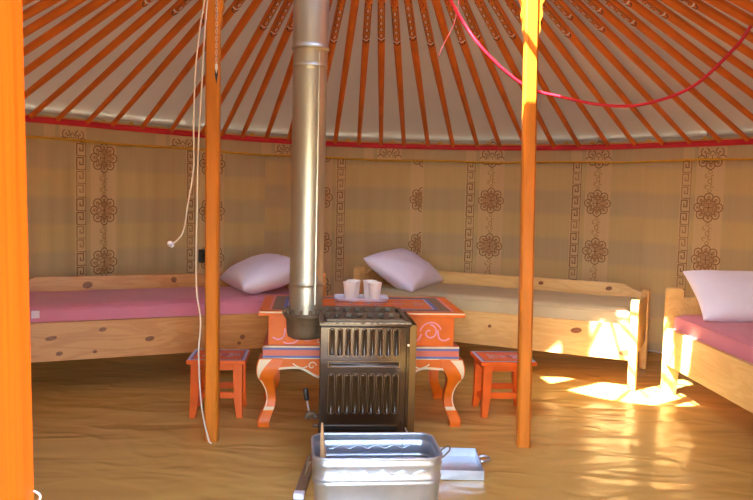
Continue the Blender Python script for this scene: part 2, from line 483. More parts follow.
def hanging(b, d0, d1, z0, z1, radius, ax, rz, rs, nz, zoff=None, proud=.002, wave=1.0, flip=1):
    zo = zoff or (lambda d: 0.0)
    nd = max(8, int((d1-d0)*2))
    uvl = b.bm.loops.layers.uv.new('UVMap')
    us = [d0+(d1-d0)*k/nd for k in range(nd+1)]
    def rel(d):
        return ((d-ax+PER/2) % PER-PER/2)/M2D
    # cut the grid at the pattern wrap so that uv never jumps inside a quad
    cuts = sorted(set(us+[ax+PER*(k+.5) for k in range(-9, 9) if d0 < ax+PER*(k+.5) < d1]))
    V = [[b.bm.verts.new(wallpt(d, z0+(z1-z0)*i/nz+zo(d), radius+wave*fold(d, z0+(z1-z0)*i/nz))) for d in cuts] for i in range(nz+1)]
    mi = b.mi('curtain')
    for i in range(nz):
        for j in range(len(cuts)-1):
            fc = b.bm.faces.new((V[i][j], V[i][j+1], V[i+1][j+1], V[i+1][j])); fc.material_index = mi; fc.smooth = True
            mid = (cuts[j]+cuts[j+1])/2; c = mid-rel(mid)*M2D
            for lp, (ii, jj) in zip(fc.loops, ((i, j), (i, j+1), (i+1, j+1), (i+1, j))):
                z = z0+(z1-z0)*ii/nz+zo(mid)
                lp[uvl].uv = (flip*(cuts[jj]-c)/M2D, (z-rz)/rs+.25)
    k = -9
    def f(u, z):
        d = ax+u*M2D
        return wallpt(d, z, radius+wave*fold(d, z)-proud)
    inside = lambda u0, u1: d0+.2 < ax+u0*M2D and ax+u1*M2D < d1-.2
    return f, inside

curt_labels = ['tan patterned curtain behind the left pink bed, ending at the seam left of the stovepipe',
               'narrow tan curtain behind the stovepipe, ending at the seam above the middle pillow',
               'tan curtain behind the beige bed with two whole medallion columns',
               'tan patterned curtain hanging at far right behind the steeply propped pillow']
for (d0, d1), ax, (rz, rs), lab in zip(seams, axis0, rowz, curt_labels):
    b = MB()
    flip = -1 if d1 == 3.37 else 1      # this length hangs the other way round, fret to the right
    f, inside = hanging(b, d0, d1, .02, 1.49, RC, ax, rz, rs, 12, flip=flip)
    for k in range(-7, 8):
        u = k*PER/M2D
        if abs(ax+k*PER) > 80: continue
        for q in range(-2, 2):
            z = rz+q*rs
            if not .3 < z < 1.46: continue
            if inside(u-.09, u+.09): medallion(b, f, (u, z))
            elif d0+.2 < ax+(u-.09)*M2D and ax+u*M2D < d1+.8:     # cut by the seam: the left half only
                bb = MB(); medallion(bb, f, (u, z))
                lim = d1-.05
                for fc in bb.bm.faces:
                    cc = [v.co for v in fc.verts]
                    if all(math.degrees(math.atan2(p.x-CX, p.y-CY)) < lim for p in cc):
                        nf = b.bm.faces.new([b.bm.verts.new(p) for p in cc]); nf.material_index = b.mi(bb.mats[fc.material_index])
                bb.bm.free()
            if inside(u-.03, u+.03): link_motif(b, f, (u, z+rs/2))
        if inside(u-flip*.168-.035, u-flip*.168+.035): fret(b, f, u-flip*.168, .40, 1.46, rz, rs)
    tag(b.build('wall_curtain', fix=False), lab, 'curtain', 'curtains round the wall')
# seam folds between neighbouring curtains are part of the right-hand one: narrow overlap hem
# valance with the same weave
v = thing('curtain_valance', 'tan valance strip with yellow braid edge along the top of the curtains', 'valance', (CX, CY, 0))
def cz(d): return top_z(d)-1.508+.004*math.sin(d*.3)
b = MB()
f, inside = hanging(b, -128, 130, 1.392, 1.492, R-.006, 14.8, 1.085+.366, .366, 3, zoff=cz, wave=.6)
for k in range(-7, 8):
    u = k*PER/M2D
    if abs(14.8+k*PER) > 75: continue
    bb = MB(); medallion(bb, f, (u, 1.405), 1.0)
    for fc in bb.bm.faces:
        cc = [q.co for q in fc.verts]
        if all(1.405 < q.z < 1.487 for q in cc):
            nf = b.bm.faces.new([b.bm.verts.new(q) for q in cc]); nf.material_index = b.mi(bb.mats[fc.material_index])
    bb.bm.free()
for q in b.bm.verts: q.co -= Vector((CX, CY, 0))
b.build('cloth', v, fix=False)
b = MB()
b.tube([wallpt(-128+258*k/260, 1.392+cz(-128+258*k/260), R-.012+.6*fold(-128+258*k/260, 1.4))-Vector((CX, CY, 0)) for k in range(261)], .0078, 'yellow', n=6)
b.build('yellow_braid', v)

# red band
rb = thing('red_band', 'long red webbing band edged with yellow around the wall top', 'band', (CX, CY, 0))
b = MB()
rows = []
for zz, rr in ((1.486, R-.02), (1.490, R-.024), (1.522, R-.024), (1.526, R-.02)):
    rows.append([wallpt(-130+262*k/262, zz+top_z(-130+k)-1.508-.002, rr)-Vector((CX, CY, 0)) for k in range(263)])
b.quadgrid(rows, 'red_band')
b.build('webbing', rb, fix=False)
b = MB()
b.tube([wallpt(-130+k, 1.530+top_z(-130+k)-1.508, R-.018)-Vector((CX, CY, 0)) for k in range(263)], .0045, 'yellow', n=6)
b.build('yellow_piping', rb)

# ------------------------------------------------------------------ roof poles
FX = 760.
CAMH, PITCH, ROLL = 1.1, .071, .0245
def in_view(p):
    x, y, z = p.x, p.y, p.z-CAMH
    fw = y*math.cos(PITCH)-z*math.sin(PITCH); up = y*math.sin(PITCH)+z*math.cos(PITCH)
    if fw < .1: return None
    u, w = FX*x/fw, -FX*up/fw
    c, s = math.cos(ROLL), math.sin(ROLL)
    return (376.5+c*u-s*w, 250+s*u+c*w)
seen = [-61.3, -57.2, -52.6, -48.7, -44.0, -39.3, -34.2, -31.0, -27.6, -23.6, -19.8, -15.9, -11.9, -7.87, -4.05, -.14, 3.94, 8.16, 12.29, 16.03, 20.3, 24.9, 29.0, 33.6, 37.8, 42.1, 46.2, 50.6, 54.6]
left_more = [-61.3-4.3*k for k in range(1, 16)]
right_more = [54.6+4.2*k for k in range(1, 16)]
ORD = ['first', 'second', 'third', 'fourth', 'fifth', 'sixth', 'seventh', 'eighth', 'ninth', 'tenth', 'eleventh', 'twelfth', 'thirteenth', 'fourteenth', 'fifteenth']
def pole_label(d):
    i = seen.index(d) if d in seen else None
    if i is not None:
        if d < -32: return 'orange roof pole meeting the red band %s to the left of the string-hung post' % ORD[sum(1 for x in seen if d < x < -32)]
        if d < -18: return 'orange roof pole meeting the red band %s to the left of the stovepipe' % ORD[sum(1 for x in seen if d < x < -18)]
        if d < -13: return 'orange roof pole hidden for most of its length behind the stovepipe'
        if d < 18: return 'orange roof pole meeting the red band %s to the right of the stovepipe' % ORD[sum(1 for x in seen if -13 < x < d)]
        if d < 22: return 'orange roof pole meeting the red band behind the sunlit post'
        return 'orange roof pole meeting the red band %s to the right of the sunlit post' % ORD[sum(1 for x in seen if 22 < x < d)]
    if d < 0: return 'orange roof pole cut off by the door post, %s up from the red band there' % ORD[left_more.index(d)]
    return 'orange roof pole running off the right picture edge, %s up from the red band' % ORD[right_more.index(d)]

def roof_pole(d, idx):
    a = math.radians(d)
    P = wallpt(d, top_z(d)+.005, R-.005)
    T = Vector((KX+KR*math.sin(a), KY+KR*math.cos(a), KZ))
    # keep only poles that show
    vis = False
    for k in range(41):
        q = in_view(P.lerp(T, k/40))
        if q and 20 < q[0] < 757 and -4 < q[1] < 300: vis = True
    if not vis: return
    ax = (T-P).normalized(); L = (T-P).length
    side = ax.cross(Vector((0, 0, 1))).normalized(); nrm = side.cross(ax)   # nrm points up/out
    b = MB()
    rows = []
    for s in (0, .03, .25, .5, .58, .62, .8, 1):
        w = .0155+.0075*min(1, s/.6); h = .016+.006*min(1, s/.6)
        c = .35
        prof = [(-w, -h*c), (-w*c, -h), (w*c, -h), (w, -h*c), (w, h*c), (w*c, h), (-w*c, h), (-w, h*c)]
        rows.append([P+ax*(L*s)+side*x+nrm*y for x, y in prof])
    V = b.quadgrid(rows, 'pole_paint', closed_u=True, smooth=False)
    b.faces([b.bm.faces.new(V[0]), b.bm.faces.new(V[-1][::-1])], 'pole_paint')
    if d != 12.29 and random.random() > .06:
        s0 = (.612 if idx % 2 else .597)+random.uniform(-.012, .012)
        if d > 30 or d < -35: s0 = .60+(.055 if idx % 2 else -.01)
        h = .0225; w = .0165
        def f(u, v):   # u along (metres from the lower end), v across
            hh = h*(1-.5*max(0, abs(v)-.008)/.023)
            return P+ax*(L*s0+u)+side*v-nrm*(hh+.0012)
        ln = .36
        b.patch([(.024, -w-.002), (ln, -w-.002), (ln, w+.002), (.024, w+.002)], lambda u, v: f(u, v)+nrm*.0006, 'ochre_orange')
        arc = [(.020-.028*math.cos(t), .0225*math.sin(t)) for t in [(-PI/2+PI*k/8) for k in range(9)]]
        b.patch(arc, f, 'navy')
        b.ribbon([(.030-.012*math.cos(t)+.006, .020*math.sin(t)) for t in [(-PI/2+PI*k/8) for k in range(9)]], .010, f, 'white_paint')
        for s in (-1, 1): b.ribbon([(.03, s*w), (ln, s*w)], .0030, f, 'navy')
        for k in range(5):
            u = .065+.062*k
            b.ribbon(circle2((u, 0), .024, 12, .0105), .0032, f, 'green' if k % 2 else 'rust', closed=True)
            b.ribbon(circle2((u, 0), .014, 8, .0045), .0035, f, 'white_paint', closed=True)
            b.ellipse((u+.031, 0), .006, .004, f, 'ochre', n=6)
        b.ribbon([(ln+.004, -.02), (ln+.004, .02)], .016, f, 'navy')
        b.ribbon([(ln-.012, -.02), (ln-.012, .02)], .005, f, 'white_paint')
        for k in range(5):
            u = ln+.06+.055*k
            b.ribbon(circle2((u, 0), .022, 10, .010), .004, f, 'rust', closed=True)
    o = b.build('roof_pole', fix=True)
    tag(o, pole_label(d), 'roof pole', 'painted roof poles')
alld = sorted(seen+left_more+right_more)
for i, d in enumerate(alld): roof_pole(d, i)
# yellow ties on the band between pole feet
for d in (-45.8, -26, -9.8, -2.1, 6.0, 14.2, 27, 31.2, 40, 48.5):
    b = MB()
    q = wallpt(d, 1.533+top_z(d)-1.508, R-.022)-Vector((CX, CY, 0))
    t = Vector((math.cos(math.radians(d)), -math.sin(math.radians(d)), 0))
    b.tube([q-t*.014+Vector((0, 0, -.004)), q-t*.005+Vector((0, 0, .012)), q+t*.006+Vector((0, 0, .010)), q+t*.015+Vector((0, 0, -.005))], .0055, 'yellow', n=6, smooth_path=3)
    b.build('tie', rb)

# ------------------------------------------------------------------ centre posts
def post(name, label, x, y, lean, mirror):
    t = thing(name, label, 'post', (x, y, 0))
    b = MB()
    w = .0285; c = .008
    prof = [(-w+c, -w), (w-c, -w), (w, -w+c), (w, w-c), (w-c, w), (-w+c, w), (-w, w-c), (-w, -w+c)]
    rows = []
    for z in (0, .3, .8, 1.3, 1.8, 2.37):
        rows.append([Vector((px+lean*z, py, z)) for px, py in prof])
    V = b.quadgrid(rows, 'post_paint', closed_u=True, smooth=False)
    b.faces([b.bm.faces.new(V[0][::-1]), b.bm.faces.new(V[-1])], 'post_paint')
    b.build('shaft', t)
    # carved bracket either side near the top
    b = MB()
    pr = [(0, 1.80), (.008, 1.83), (.006, 1.86), (.016, 1.89), (.012, 1.93), (.030, 1.97), (.022, 2.02), (.05, 2.06), (.045, 2.11), (.075, 2.17), (.075, 2.22), (0, 2.22)]
    for s in (-1, 1):
        b.prism(sm2(pr[:-2], 3)+pr[-2:], lambda a, z, d, s=s: Vector((s*(w+a)+lean*z, d, z)), -.02, .02, 'post_paint')
    b.build('carved_bracket', t)
    # painted ornament strip on one face
    b = MB()
    if mirror:
        f = lambda u, z: Vector((w+.0012+lean*z, u, z))
        g = lambda u, z: Vector((u+lean*z, -w-.0012, z))
    else:
        f = lambda u, z: Vector((w-.004+lean*z+u*.5, -w+.004-.0012+u*.5, z))
        g = f
    for z in [1.66+.03*k for k in range(11)] if mirror else []:
        f2 = g if not mirror else (lambda u, z: Vector((.020+u*.5+lean*z, -w-.0012, z)))
        b.ribbon(circle2((0, z), .007, 8, .012), .003, f2, 'white_paint', closed=True)
        b.ellipse((0, z+.015), .004, .004, f2, 'blue', n=6)
    f2 = (lambda u, z: Vector((.020+u*.5+lean*z, -w-.0012, z)))
    if not mirror:
        b.bm.free(); return t
    b.patch([(-.014, 1.60), (0, 1.555), (.014, 1.60), (.012, 1.625), (0, 1.60), (-.012, 1.625)], f2, 'navy')
    b.patch([(-.012, 1.627), (0, 1.603), (.012, 1.627), (.010, 1.645), (-.010, 1.645)], f2, 'white_paint')
    b.build('painted_ornament', t)
    return t
post('tent_post', 'slim orange wooden post with white strings hanging beside it', -.7105, 3.31, -.006, True)
post('tent_post', 'slim orange wooden post right of the stove, its top glaring in the sun', .677, 3.335, -.0185, False)

# ------------------------------------------------------------------ beds
BL, BW = 1.85, .72
def bed(label, loc, rz, head, pine, L=BL, knots=(), bknots=()):
    """local x along the bed, local -y is the open front; head = +1/-1 end"""
    t = thing('wooden_bed', label, 'bed', loc, rz)
    y0, y1 = 0, BW
    for e in (-1, 1):
        ht = .615 if e == head else .53
        xo = e*L/2; xi = e*(L/2-.045); x0, x1 = min(xo, xi), max(xo, xi)
        for (a, c) in ((y0, y0+.09), (y1-.09, y1)):
            b = MB()
            inner = c if a == y0 else a
            outer = a if a == y0 else c
            s = 1 if a == y0 else -1
            poly = [(outer, 0), (outer+s*.075, 0), (inner, .2), (inner, ht-.012), (inner-s*.012, ht), (outer+s*.012, ht), (outer, ht-.012)]
            b.prism(poly, lambda yy, z, d: Vector((d, yy, z)), x0, x1, pine)
            b.build('leg', t, bevel=.003)
        b = MB()
        xa = x0+.010; xb = x1-.010
        hb = ht-.035
        poly = [(y0+.088, .19), (y1-.088, .19), (y1-.088, hb), (y1-.14, hb+.03), (y1-.2, hb), (y0+.2, hb), (y0+.14, hb-.02), (y0+.088, hb-.02)]
        b.prism(poly, lambda yy, z, d: Vector((d, yy, z)), xa, xb, pine)
        b.build('headboard' if e == head else 'footboard', t, bevel=.003)
    xa, xb = -L/2+.044, L/2-.044
    b = MB()
    b.box((xa, y0+.002, .175), (xb, y0+.030, .385), pine)
    for (kx, kz, rx, rzz, m) in knots:
        b.ellipse((kx, kz), rx, rzz, lambda u, z: Vector((u, y0+.0008, z)), m, rot=.15)
    b.build('front_rail', t, bevel=.003)
    b = MB()
    f = head
    xs = lambda s: s
    lo = -f*(L/2-.044); 
    poly = [(xa, .20), (xb, .20), (xb, .50 if f < 0 else .555), (xb-.05, .515 if f < 0 else .555), (xb-.13, .555), (xa+.13, .555), (xa+.05, .515 if f > 0 else .555), (xa, .50 if f > 0 else .555)]
    b.prism(poly, lambda x, z, d: Vector((x, d, z)), y1-.030, y1-.004, pine)
    for (kx, kz, rx, rzz, m) in bknots:
        b.ellipse((kx, kz), rx, rzz, lambda u, z: Vector((u, y1-.0308, z)), m, rot=.2)
    b.build('back_board', t, bevel=.003)
    b = MB()
    for k in range(9):
        x = xa+.08+k*(xb-xa-.16)/8
        b.box((x-.04, y0+.03, .200), (x+.04, y1-.03, .216), pine)
    b.build('slats', t)
    return t

def mattress(label, loc, rz, cloth, L=BL, tagged=False, seed=0):
    t = thing('mattress', label, 'mattress', loc, rz)
    b = MB()
    x0, x1, y0, y1 = -L/2+.055, L/2-.055, .040, BW-.036
    z0, z1 = .2165, .475
    NX, NY = 48, 18
    def top(x, y):
        ex = min(x-x0, x1-x); ey = min(y-y0, y1-y)
        e = min(ex, ey)
        z = z1-.022*math.exp(-e/.02)
        z += .006*noise.noise((x*3+seed, y*5, 1.1))+.004*noise.noise((x*9+seed, y*6, 2.1))
        return z
    def bul(z):   # front face bulges a little
        return .006*math.sin(PI*(z-z0)/(z1-z0))
    rows = []
    ring = lambda z, g: [Vector((x0-g+(x1-x0+2*g)*k/NX, y0-g, z)) for k in range(NX+1)]+[Vector((x1+g, y0-g+(y1-y0+2*g)*k/NY, z)) for k in range(1, NY+1)]+\
        [Vector((x1+g-(x1-x0+2*g)*k/NX, y1+g, z)) for k in range(1, NX+1)]+[Vector((x0-g, y1+g-(y1-y0+2*g)*k/NY, z)) for k in range(1, NY)]
    for q in (0, .1, .3, .5, .7, .85):
        z = z0+(z1-.035-z0)*q/.85
        rg = ring(z, 0)
        out = []
        for p in rg:
            dx = .004*noise.noise((p.x*4+seed, p.y*4, z*9))
            out.append(Vector((p.x, p.y-(bul(z) if p.y < y0+.01 else 0)+dx, p.z)))
        rows.append(out)
    V = b.quadgrid(rows, cloth, closed_u=True)
    G = [[b.bm.verts.new((x0+(x1-x0)*i/NX, y0+(y1-y0)*j/NY, top(x0+(x1-x0)*i/NX, y0+(y1-y0)*j/NY))) for i in range(NX+1)] for j in range(NY+1)]
    fs = []
    for j in range(NY):
        for i in range(NX): fs.append(b.bm.faces.new((G[j][i], G[j][i+1], G[j+1][i+1], G[j+1][i])))
    edge = [G[0][i] for i in range(NX+1)]+[G[j][NX] for j in range(1, NY+1)]+[G[NY][NX-i] for i in range(1, NX+1)]+[G[NY-j][0] for j in range(1, NY)]
    n = len(edge)
    for k in range(n): fs.append(b.bm.faces.new((V[-1][k], V[-1][(k+1) % n], edge[(k+1) % n], edge[k])))
    fs.append(b.bm.faces.new(V[0][::-1]))
    b.faces(fs, cloth, True)
    b.build('sheet', t)
    # stitched seam line along the upper front edge
    b = MB()
    b.tube([(x0+.01+(x1-x0-.02)*k/40, y0-.001+.003*noise.noise((k*.4, seed, 0)), z1-.020+.002*noise.noise((k*.5, seed, 5))) for k in range(41)], .0035, cloth, n=6)
    b.build('seam', t)
    if tagged:
        b = MB()
        b.patch([(-.02, -.018), (.02, -.018), (.02, .022), (-.02, .022)], lambda u, z: Vector((tagged+u, y0-.0085, .425+z)), 'tag')
        b.build('label_tag', t)
    return t

def pillow(label, loc, rot, sx, sy, th, seed):
    """lens-shaped pillow with drawn-out corners; local xy plane"""
    b = MB()
    N = 26
    def pt(u, v, s):
        kx = 1-.10*(1-v*v)*abs(u)**3 if False else 1
        px = u*sx*(1-.075*(1-v*v)*(abs(u)**2)); py = v*sy*(1-.075*(1-u*u)*(abs(v)**2))
        h = (max(0, 1-u**4)*max(0, 1-v**4))**.55*(.72+.28*math.cos(u*PI/2)*math.cos(v*PI/2))
        ed = max(abs(u), abs(v))
        wr = .010*noise.noise((u*2.3+seed, v*2.3, s))+.007*noise.noise((u*5+seed, v*4.1, s*2.))*ed
        return Vector((px, py, s*th*h+wr*(1-ed**6)))
    for s in (1, -1):
        rows = [[pt(-1+2*i/N, -1+2*j/N, s) for i in range(N+1)] for j in range(N+1)]
        b.quadgrid(rows, 'pillow_cloth')
    bmesh.ops.remove_doubles(b.bm, verts=b.bm.verts, dist=1e-4)
    o = b.build('pillow', subsurf=1)
    o.location = loc; o.rotation_euler = rot
    return tag(o, label, 'pillow')

def local(loc, rz, p):
    c, s = math.cos(rz), math.sin(rz)
    return (loc[0]+p[0]*c-p[1]*s, loc[1]+p[0]*s+p[1]*c, loc[2]+p[2])

# left bed: head at the right end
A1 = math.radians(24.8)
n1 = Vector((-math.sin(A1), math.cos(A1))); d1 = Vector((math.cos(A1), math.sin(A1)))
L1 = 1.80
c1 = Vector((CX, CY))+n1*1.294+d1*(.03-L1/2)
B1 = (c1.x, c1.y, 0)
bed('reddish pine bed on the left, made up in pink with the pillow by the stovepipe', B1, A1, 1, 'pine_red', L1,
    knots=((-.62, .215, .018, .012, 'knot'), (-.44, .215, .013, .009, 'knot'), (-.15, .27, .026, .014, 'knot'), (-.40, .335, .02, .012, 'knot'), (-.66, .30, .03, .012, 'knot'), (.38, .25, .016, .014, 'knot'), (.36, .215, .012, .010, 'knot')),
    bknots=((-.43, .50, .03, .022, 'knot'), (.10, .52, .018, .02, 'knot')))
mattress('pink sheeted mattress with a small white tag, on the left bed', B1, A1, 'pink_cloth', L1, tagged=-.735, seed=3)
# middle bed: head at the left end
A2 = -math.radians(24.8)
n2 = Vector((-math.sin(A2), math.cos(A2))); d2 = Vector((math.cos(A2), math.sin(A2)))
c2 = Vector((CX, CY))+n2*1.368+d2*(.82-BL/2)
B2 = (c2.x, c2.y, 0)
bed('pale pine bed with beige blanket standing behind the orange table', B2, A2, -1, 'pine', BL,
    knots=((.27, .36, .016, .011, 'knot'), (.575, .325, .034, .017, 'knot'), (.865, .22, .04, .018, 'knot'), (.04, .30, .012, .01, 'knot')),
    bknots=((.20, .52, .018, .013, 'knot'), (.66, .515, .022, .014, 'knot')))
mattress('beige blanketed mattress on the pine bed behind the table', B2, A2, 'beige_cloth', BL, seed=8)
# right bed: head at the far end
A3 = -math.radians(89.1)
n3 = Vector((-math.sin(A3), math.cos(A3))); d3 = Vector((math.cos(A3), math.sin(A3)))
hd = Vector((1.672, 4.36))
c3 = hd+d3*(BL/2)
B3 = (c3.x, c3.y, 0)
bed('pale pine bed at right edge, pink sheeted, its sunlit head post nearest the beige bed', B3, A3, -1, 'pine', BL, knots=((.35, .26, .02, .014, 'knot'),))
mattress('pink sheeted mattress on the bed at the right edge', B3, A3, 'pink_cloth', BL, seed=15)

pillow('pale lavender pillow on the left bed, partly hidden by the stovepipe', local(B1, A1, (L1/2-.30, .37, .588)), (0, -.30, A1), .22, .31, .105, 1.0)
pillow('pale lavender pillow on the beige bed, behind the paper cups', local(B2, A2, (-BL/2+.243, .325, .586)), (.03, .50, A2+.02), .215, .315, .105, 4.0)
pillow('large white lavender pillow propped steeply on the bed at right edge', local(B3, A3, (-BL/2+.235, .385, .602)), (0, .66, A3), .195, .34, .085, 9.0)

# ------------------------------------------------------------------ low table
TX, TY, TA = -.080, 3.827, .086
TW, TD, TH = .976, .573, .5535
tb = thing('low_table', 'low orange painted table with curved legs and scrollwork, behind the stove', 'table', (TX, TY, 0), TA)
hw, hd_ = TW/2, TD/2
b = MB()
b.box((-hw, -hd_, .530), (hw, hd_, .5535), 'table_paint', bevel=.004)
f = lambda x, y: Vector((x, y, .5545))
def rectline(b, ix, iy, w, m, f=f, hw=hw, hd=hd_):
    x, y = hw-ix, hd-iy
    b.ribbon([(-x, -y), (x, -y), (x, y), (-x, y)], w, f, m, closed=True)
rectline(b, .052, .045, .010, 'pinkline'); rectline(b, .086, .072, .050, 'taupe'); rectline(b, .121, .101, .018, 'blue'); rectline(b, .135, .113, .009, 'bluewhite')
f3 = lambda x, y: Vector((x, y, .5550))
for s in (-1, 1):
    for k in range(3):
        cx_ = s*(.10+.10*k)
        for q in (-1, 1):
            b.ribbon(spiral((cx_, q*.055), .006, .034, .5, .5+s*q*5.6, 22), .007, f3, 'pinkline' if k % 2 else 'bluewhite')
            b.ribbon(sm2([(cx_-.05, q*.02), (cx_, q*.005), (cx_+.05, q*.025)], 4), .006, f3, 'cream')
        b.ellipse((cx_, 0), .014, .009, f3, 'pinkline')
b.ribbon(circle2((0, 0), .05, 20), .007, f3, 'bluewhite', closed=True)
# cream line along the top front edge
g = lambda x, z: Vector((x, -hd_-.0012, z))
b.ribbon([(-hw+.004, .5485), (hw-.004, .5485)], .007, g, 'cream')
b.build('tabletop', tb)
# drawer box
b = MB()
bw = hw-.045; bd = hd_-.045
b.box((-bw, -bd, .386), (bw, bd, .531), 'table_paint')
g = lambda x, z: Vector((x, -bd-.0015, z))
def scroll_pair(b, cx_, cz_, s, k, m, g):
    b.ribbon(spiral((cx_, cz_), .006*k, .030*k, 1.2, 1.2+s*6.6, 26), .0055*k, g, m)
    b.ribbon(sm2([(cx_+s*.030*k, cz_+.010*k), (cx_+s*.036*k, cz_-.020*k), (cx_+s*.055*k, cz_-.030*k), (cx_+s*.075*k, cz_-.022*k)], 5), .006*k, g, m)
    b.ribbon(sm2([(cx_-s*.030*k, cz_-.006*k), (cx_-s*.044*k, cz_-.030*k), (cx_-s*.066*k, cz_-.028*k)], 5), .006*k, g, m)
    b.ribbon(spiral((cx_+s*.010*k, cz_-.002*k), .034*k, .046*k, .4, .4+s*2.6, 14), .005*k, g, m)
for s in (-1, 1):
    scroll_pair(b, s*.325, .452, s, 1.3, 'pinkline', g)
    b.ribbon(circle2((s*.235, .46), .020, 14), .006, g, 'ochre', closed=True)
    b.ellipse((s*.235, .46), .008, .008, g, 'blue')
b.ribbon([(-.21, .40), (.21, .40), (.21, .52), (-.21, .52)], .006, g, 'cream', closed=True)
b.build('drawer_box', tb, bevel=.002)
# striped waist band
b = MB()
ww = hw-.022; wd = hd_-.022
b.box((-ww, -wd, .326), (ww, wd, .387), 'salmon')
for sx, L_, ff in ((0, ww, lambda x, z: Vector((x, -wd-.0012, z))), (1, wd, lambda x, z: Vector((ww+.0012, x, z))), (2, wd, lambda x, z: Vector((-ww-.0012, x, z)))):
    b.ribbon([(-L_, .383), (L_, .383)], .008, ff, 'cream')
    b.ribbon([(-L_, .3725), (L_, .3725)], .010, ff, 'blue')
    b.ribbon([(-L_, .3345), (L_, .3345)], .010, ff, 'blue')
b.ribbon([(-ww, .327), (ww, .327)], .005, lambda x, z: Vector((x, -wd-.0014, z)), 'cream')
b.build('striped_band', tb)
# aprons with ogee lower edge
def apron_edge(x0):
    half = [(0, .225), (.035, .238), (.07, .262), (.085, .268), (.115, .240), (.14, .226), (.18, .226), (.22, .240), (.27, .268), (.31, .278), (x0, .272)]
    r = sm2(half, 5)
    return [(-a, z) for a, z in r[::-1]]+r[1:]
def apron(axis):
    x0 = (hw if axis == 0 else hd_)-.08
    y = (hd_ if axis == 0 else hw)-.022
    k = 1 if axis == 0 else .62
    e = [(a*(1 if axis == 0 else x0/(hw-.085)), z) for a, z in apron_edge(hw-.085)]
    poly = e+[(x0, .327), (-x0, .327)]
    for s in (-1, 1):
        b = MB()
        if axis == 0: mp = lambda a, z, d, s=s: Vector((a, s*(y-d), z))
        else: mp = lambda a, z, d, s=s: Vector((s*(y-d), a, z))
        # strips rather than one concave face
        A = []
        for d in (0, .022):
            A.append([[b.bm.verts.new(mp(a, z, d)) for a, z in e], [b.bm.verts.new(mp(a, .327, d)) for a, z in e]])
        fs = []
        n = len(e)
        for q in (0, 1):
            for i in range(n-1): fs.append(b.bm.faces.new((A[q][0][i], A[q][0][i+1], A[q][1][i+1], A[q][1][i])))
        for i in range(n-1): fs.append(b.bm.faces.new((A[0][0][i], A[0][0][i+1], A[1][0][i+1], A[1][0][i])))
        b.faces(fs, 'table_paint')
        gg = lambda a, z, s=s, mp=mp: mp(a, z, -.0015)
        b.ribbon([(a, z+.005) for a, z in e], .011, gg, 'cream')
        if axis == 0 and s == -1:
            for q in (-1, 1):
                b.ribbon(spiral((q*.235, .292), .005, .021, 0, q*6.2, 22), .0058, gg, 'cream')
                b.ribbon(spiral((q*.175, .282), .005, .024, 2, 2-q*6.2, 22), .0058, gg, 'cream')
                b.ribbon(sm2([(q*.256, .29), (q*.28, .282), (q*.31, .292), (q*.325, .303)], 5), .0058, gg, 'cream')
                b.ribbon(spiral((q*.105, .290), .004, .018, 1, 1+q*6.2, 22), .0058, gg, 'cream')
            b.ribbon(circle2((0, .275), .022, 16), .005, gg, 'bluewhite', closed=True)
        b.build('apron', tb, fix=False)
apron(0); apron(1)
# cabriole legs: square section swept along an S along the diagonal
def cab_leg(sx, sy):
    b = MB()
    # (z, outward offset of the outer edge from the corner line, width)
    st = [(.327, -.004, .115), (.300, .004, .112), (.270, .006, .100), (.240, .000, .078), (.205, -.020, .056), (.165, -.036, .046), (.125, -.040, .046), (.090, -.032, .050), (.060, -.016, .054), (.028, -.004, .056), (0, -.006, .052)]
    P = catmull([Vector(q) for q in st], 4)
    rows = []
    for q in P:
        z, o, w = q
        ox, oy = sx*(hw+.002+o), sy*(hd_-.004+o)
        ix, iy = ox-sx*w, oy-sy*w
        c = .006
        rows.append([Vector((ox, oy-sy*c, z)), Vector((ox-sx*c, oy, z)), Vector((ix, oy, z)), Vector((ix, iy, z)), Vector((ox, iy, z))])
    V = b.quadgrid(rows, 'table_paint', closed_u=True)
    b.faces([b.bm.faces.new(V[0]), b.bm.faces.new(V[-1])], 'table_paint')
    for fc in b.bm.faces: fc.smooth = False
    # cream outline: shoulder and ankle on the front face
    def on_front(z, t):   # t 0 outer .. 1 inner
        q = min(range(len(P)), key=lambda i: abs(P[i].x-z))
        if 0 < q < len(P)-1:
            j = q+1 if P[q].x > z else q-1
            den = P[j].x-P[q].x; k = (z-P[q].x)/den if abs(den) > 1e-6 else 0
            o = P[q].y+(P[j].y-P[q].y)*k; w = P[q].z+(P[j].z-P[q].z)*k
        else: o, w = P[q].y, P[q].z
        return Vector((sx*(hw+.002+o-w*t), sy*(hd_-.004+o)+sy*.0015, z))
    def strip(zs, t0, t1, m):
        A = [b.bm.verts.new(on_front(z, t0(z) if callable(t0) else t0)) for z in zs]
        B = [b.bm.verts.new(on_front(z, t1(z) if callable(t1) else t1)) for z in zs]
        b.faces([b.bm.faces.new((A[i], B[i], B[i+1], A[i+1])) for i in range(len(zs)-1)], m)
    zs = [.325-.0075*k for k in range(13)]
    strip(zs, .06, lambda z: max(.07, .55-(.325-z)*5.2) if z > .30 else max(.07, .42-(.30-z)*4.6), 'cream')
    zs = [.225-.008*k for k in range(18)]
    strip(zs, .06, .17, 'cream')
    strip([.092, .084, .076], .06, .98, 'cream')
    b.build('leg', tb)
for sx in (-1, 1):
    for sy in (-1, 1): cab_leg(sx, sy)

